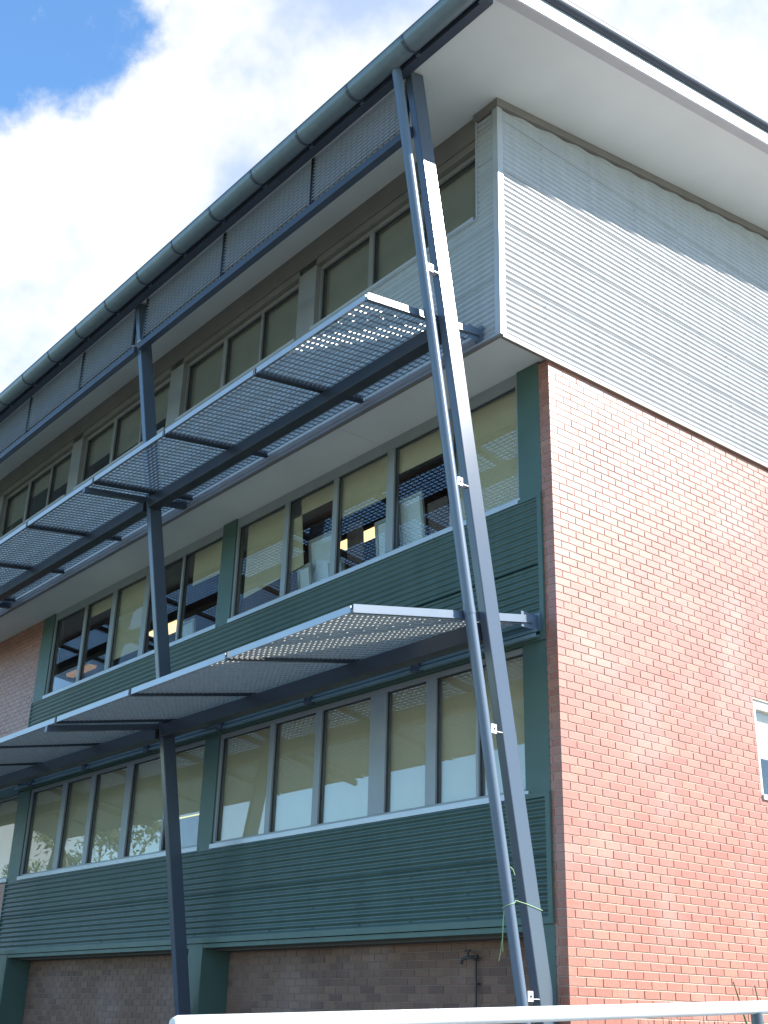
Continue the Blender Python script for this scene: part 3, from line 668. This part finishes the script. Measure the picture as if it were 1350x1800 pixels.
# strap-leaved plants by the end wall
def flax(x, y, n, h, label, extra=()):
    r = empty('strap_leaf_plant', (x, y, 0), label, 'plant', 'strap leaved plants along the end wall')
    for dead in (0, 1):
        m = MB()
        for k in range(n if not dead else n//4):
            a = random.uniform(0, 6.283); lean = random.uniform(.08, .42); hh = h*random.uniform(.72, 1.0)*(1-.25*lean); w = random.uniform(.010, .019)
            d = Vector((math.cos(a), math.sin(a), 0)); sd = Vector((-d.y, d.x, 0)); base = Vector((x, y, 0))+d*random.uniform(0, .10); rows = []
            for j in range(7):
                t = j/6; bend = lean*hh*(t**2.2)*.75; p = base+d*bend+Vector((0, 0, hh*(t-.10*lean*t**4)))
                ww = w*(1-t**3)*(0.7+.6*t) if t < 1 else .001
                rows.append([p-sd*ww+d*.25*ww, p+d*-.1*ww, p+sd*ww+d*.25*ww])
            m.grid(rows)
        obj('dry_leaf_tuft' if dead else 'leaf_tuft', m, M['leafdead' if dead else 'leaf'], r)
    for (q, tip) in extra:
        m = MB(); q = Vector(q); tip = Vector(tip); rows = []
        for j in range(8):
            t = j/7; p = q.lerp(tip, t)+Vector((0, 0, .12*math.sin(math.pi*t))); ww = .022*(1-t**2.5)+.001
            rows.append([p+Vector((-.3*ww, -ww, 0)), p+Vector((.01, 0, -.008*(1-t))), p+Vector((.3*ww, ww, 0))])
        m.grid(rows); obj('leaf', m, M['leaf'], r)
flax(.75, .40, 80, 1.84, 'strap leaved plant whose tips show under the rail, nearest the wall corner')
flax(.80, .95, 84, 1.86, 'second strap leaved plant from the corner, tips under the rail')
flax(.80, 2.05, 60, 1.85, 'taller strap leaved plant at the right edge with long leaves above the rail', extra=[((.8, 2.02, .3), (.8, 1.40, 2.02)), ((.82, 2.08, .3), (.8, 1.74, 2.0)), ((.8, 2.1, .3), (.78, 1.98, 2.06))])
flax(.72, -.05, 40, 1.74, 'small strap leaved plant at the foot of the wall corner')

# ------------------------------------------------------------------ trees across the lawn (they show in the lower windows)
def tree(x, y, h, cr, label, seed):
    rnd = random.Random(seed)
    r = empty('gum_tree', (x, y, 0), label, 'tree', 'trees across the lawn')
    tk = MB(); tk.tube([(x, y, 0), (x+.1, y, h*.25), (x-.1, y+.1, h*.5), (x+.1, y, h*.8)], [.28, .2, .14, .05], 10)
    cl = []
    for k in range(26):
        a = rnd.uniform(0, 6.283); t = rnd.uniform(.45, 1.0); rr = cr*math.sqrt(rnd.random())*(1.15-.55*abs(t-.65)/.35*.6)
        c = Vector((x+math.cos(a)*rr, y+math.sin(a)*rr, h*t)); cl.append((c, rnd.uniform(.5, 1.15)))
        if k % 3 == 0: tk.tube([(x, y, h*.4*rnd.uniform(.7, 1.2)), ((x+c.x)/2, (y+c.y)/2, h*.4+(c.z-h*.4)*.6), tuple(c)], [.09, .06, .02], 6)
    obj('trunk', tk, M['bark'], r)
    lf = MB()
    for (c, s) in cl:
        for k in range(200):
            d = Vector((rnd.gauss(0, 1), rnd.gauss(0, 1), rnd.gauss(0, .75))); d = d.normalized()*s*rnd.random()**.45
            p = c+d; u = Vector((rnd.gauss(0, 1), rnd.gauss(0, 1), rnd.gauss(0, 1))).normalized(); v = u.cross(Vector((rnd.random(), rnd.random(), 1))).normalized()
            l = rnd.uniform(.10, .2); w = l*.35; b = len(lf.v)
            lf.v += [tuple(p-u*l), tuple(p-v*w), tuple(p+u*l), tuple(p+v*w)]; lf.face((b, b+1, b+2, b+3))
    obj('crown', lf, M['treeleaf'], r)
tree(-40, -14.5, 9.0, 3.6, 'tallest gum tree across the lawn, mirrored beside the far column', 3)
tree(-46, -11.0, 8.0, 3.4, 'gum tree across the lawn mirrored in the leftmost lower panes', 4)
tree(-52, -21.5, 8.2, 3.0, 'thin gum tree across the lawn behind the tallest one', 5)
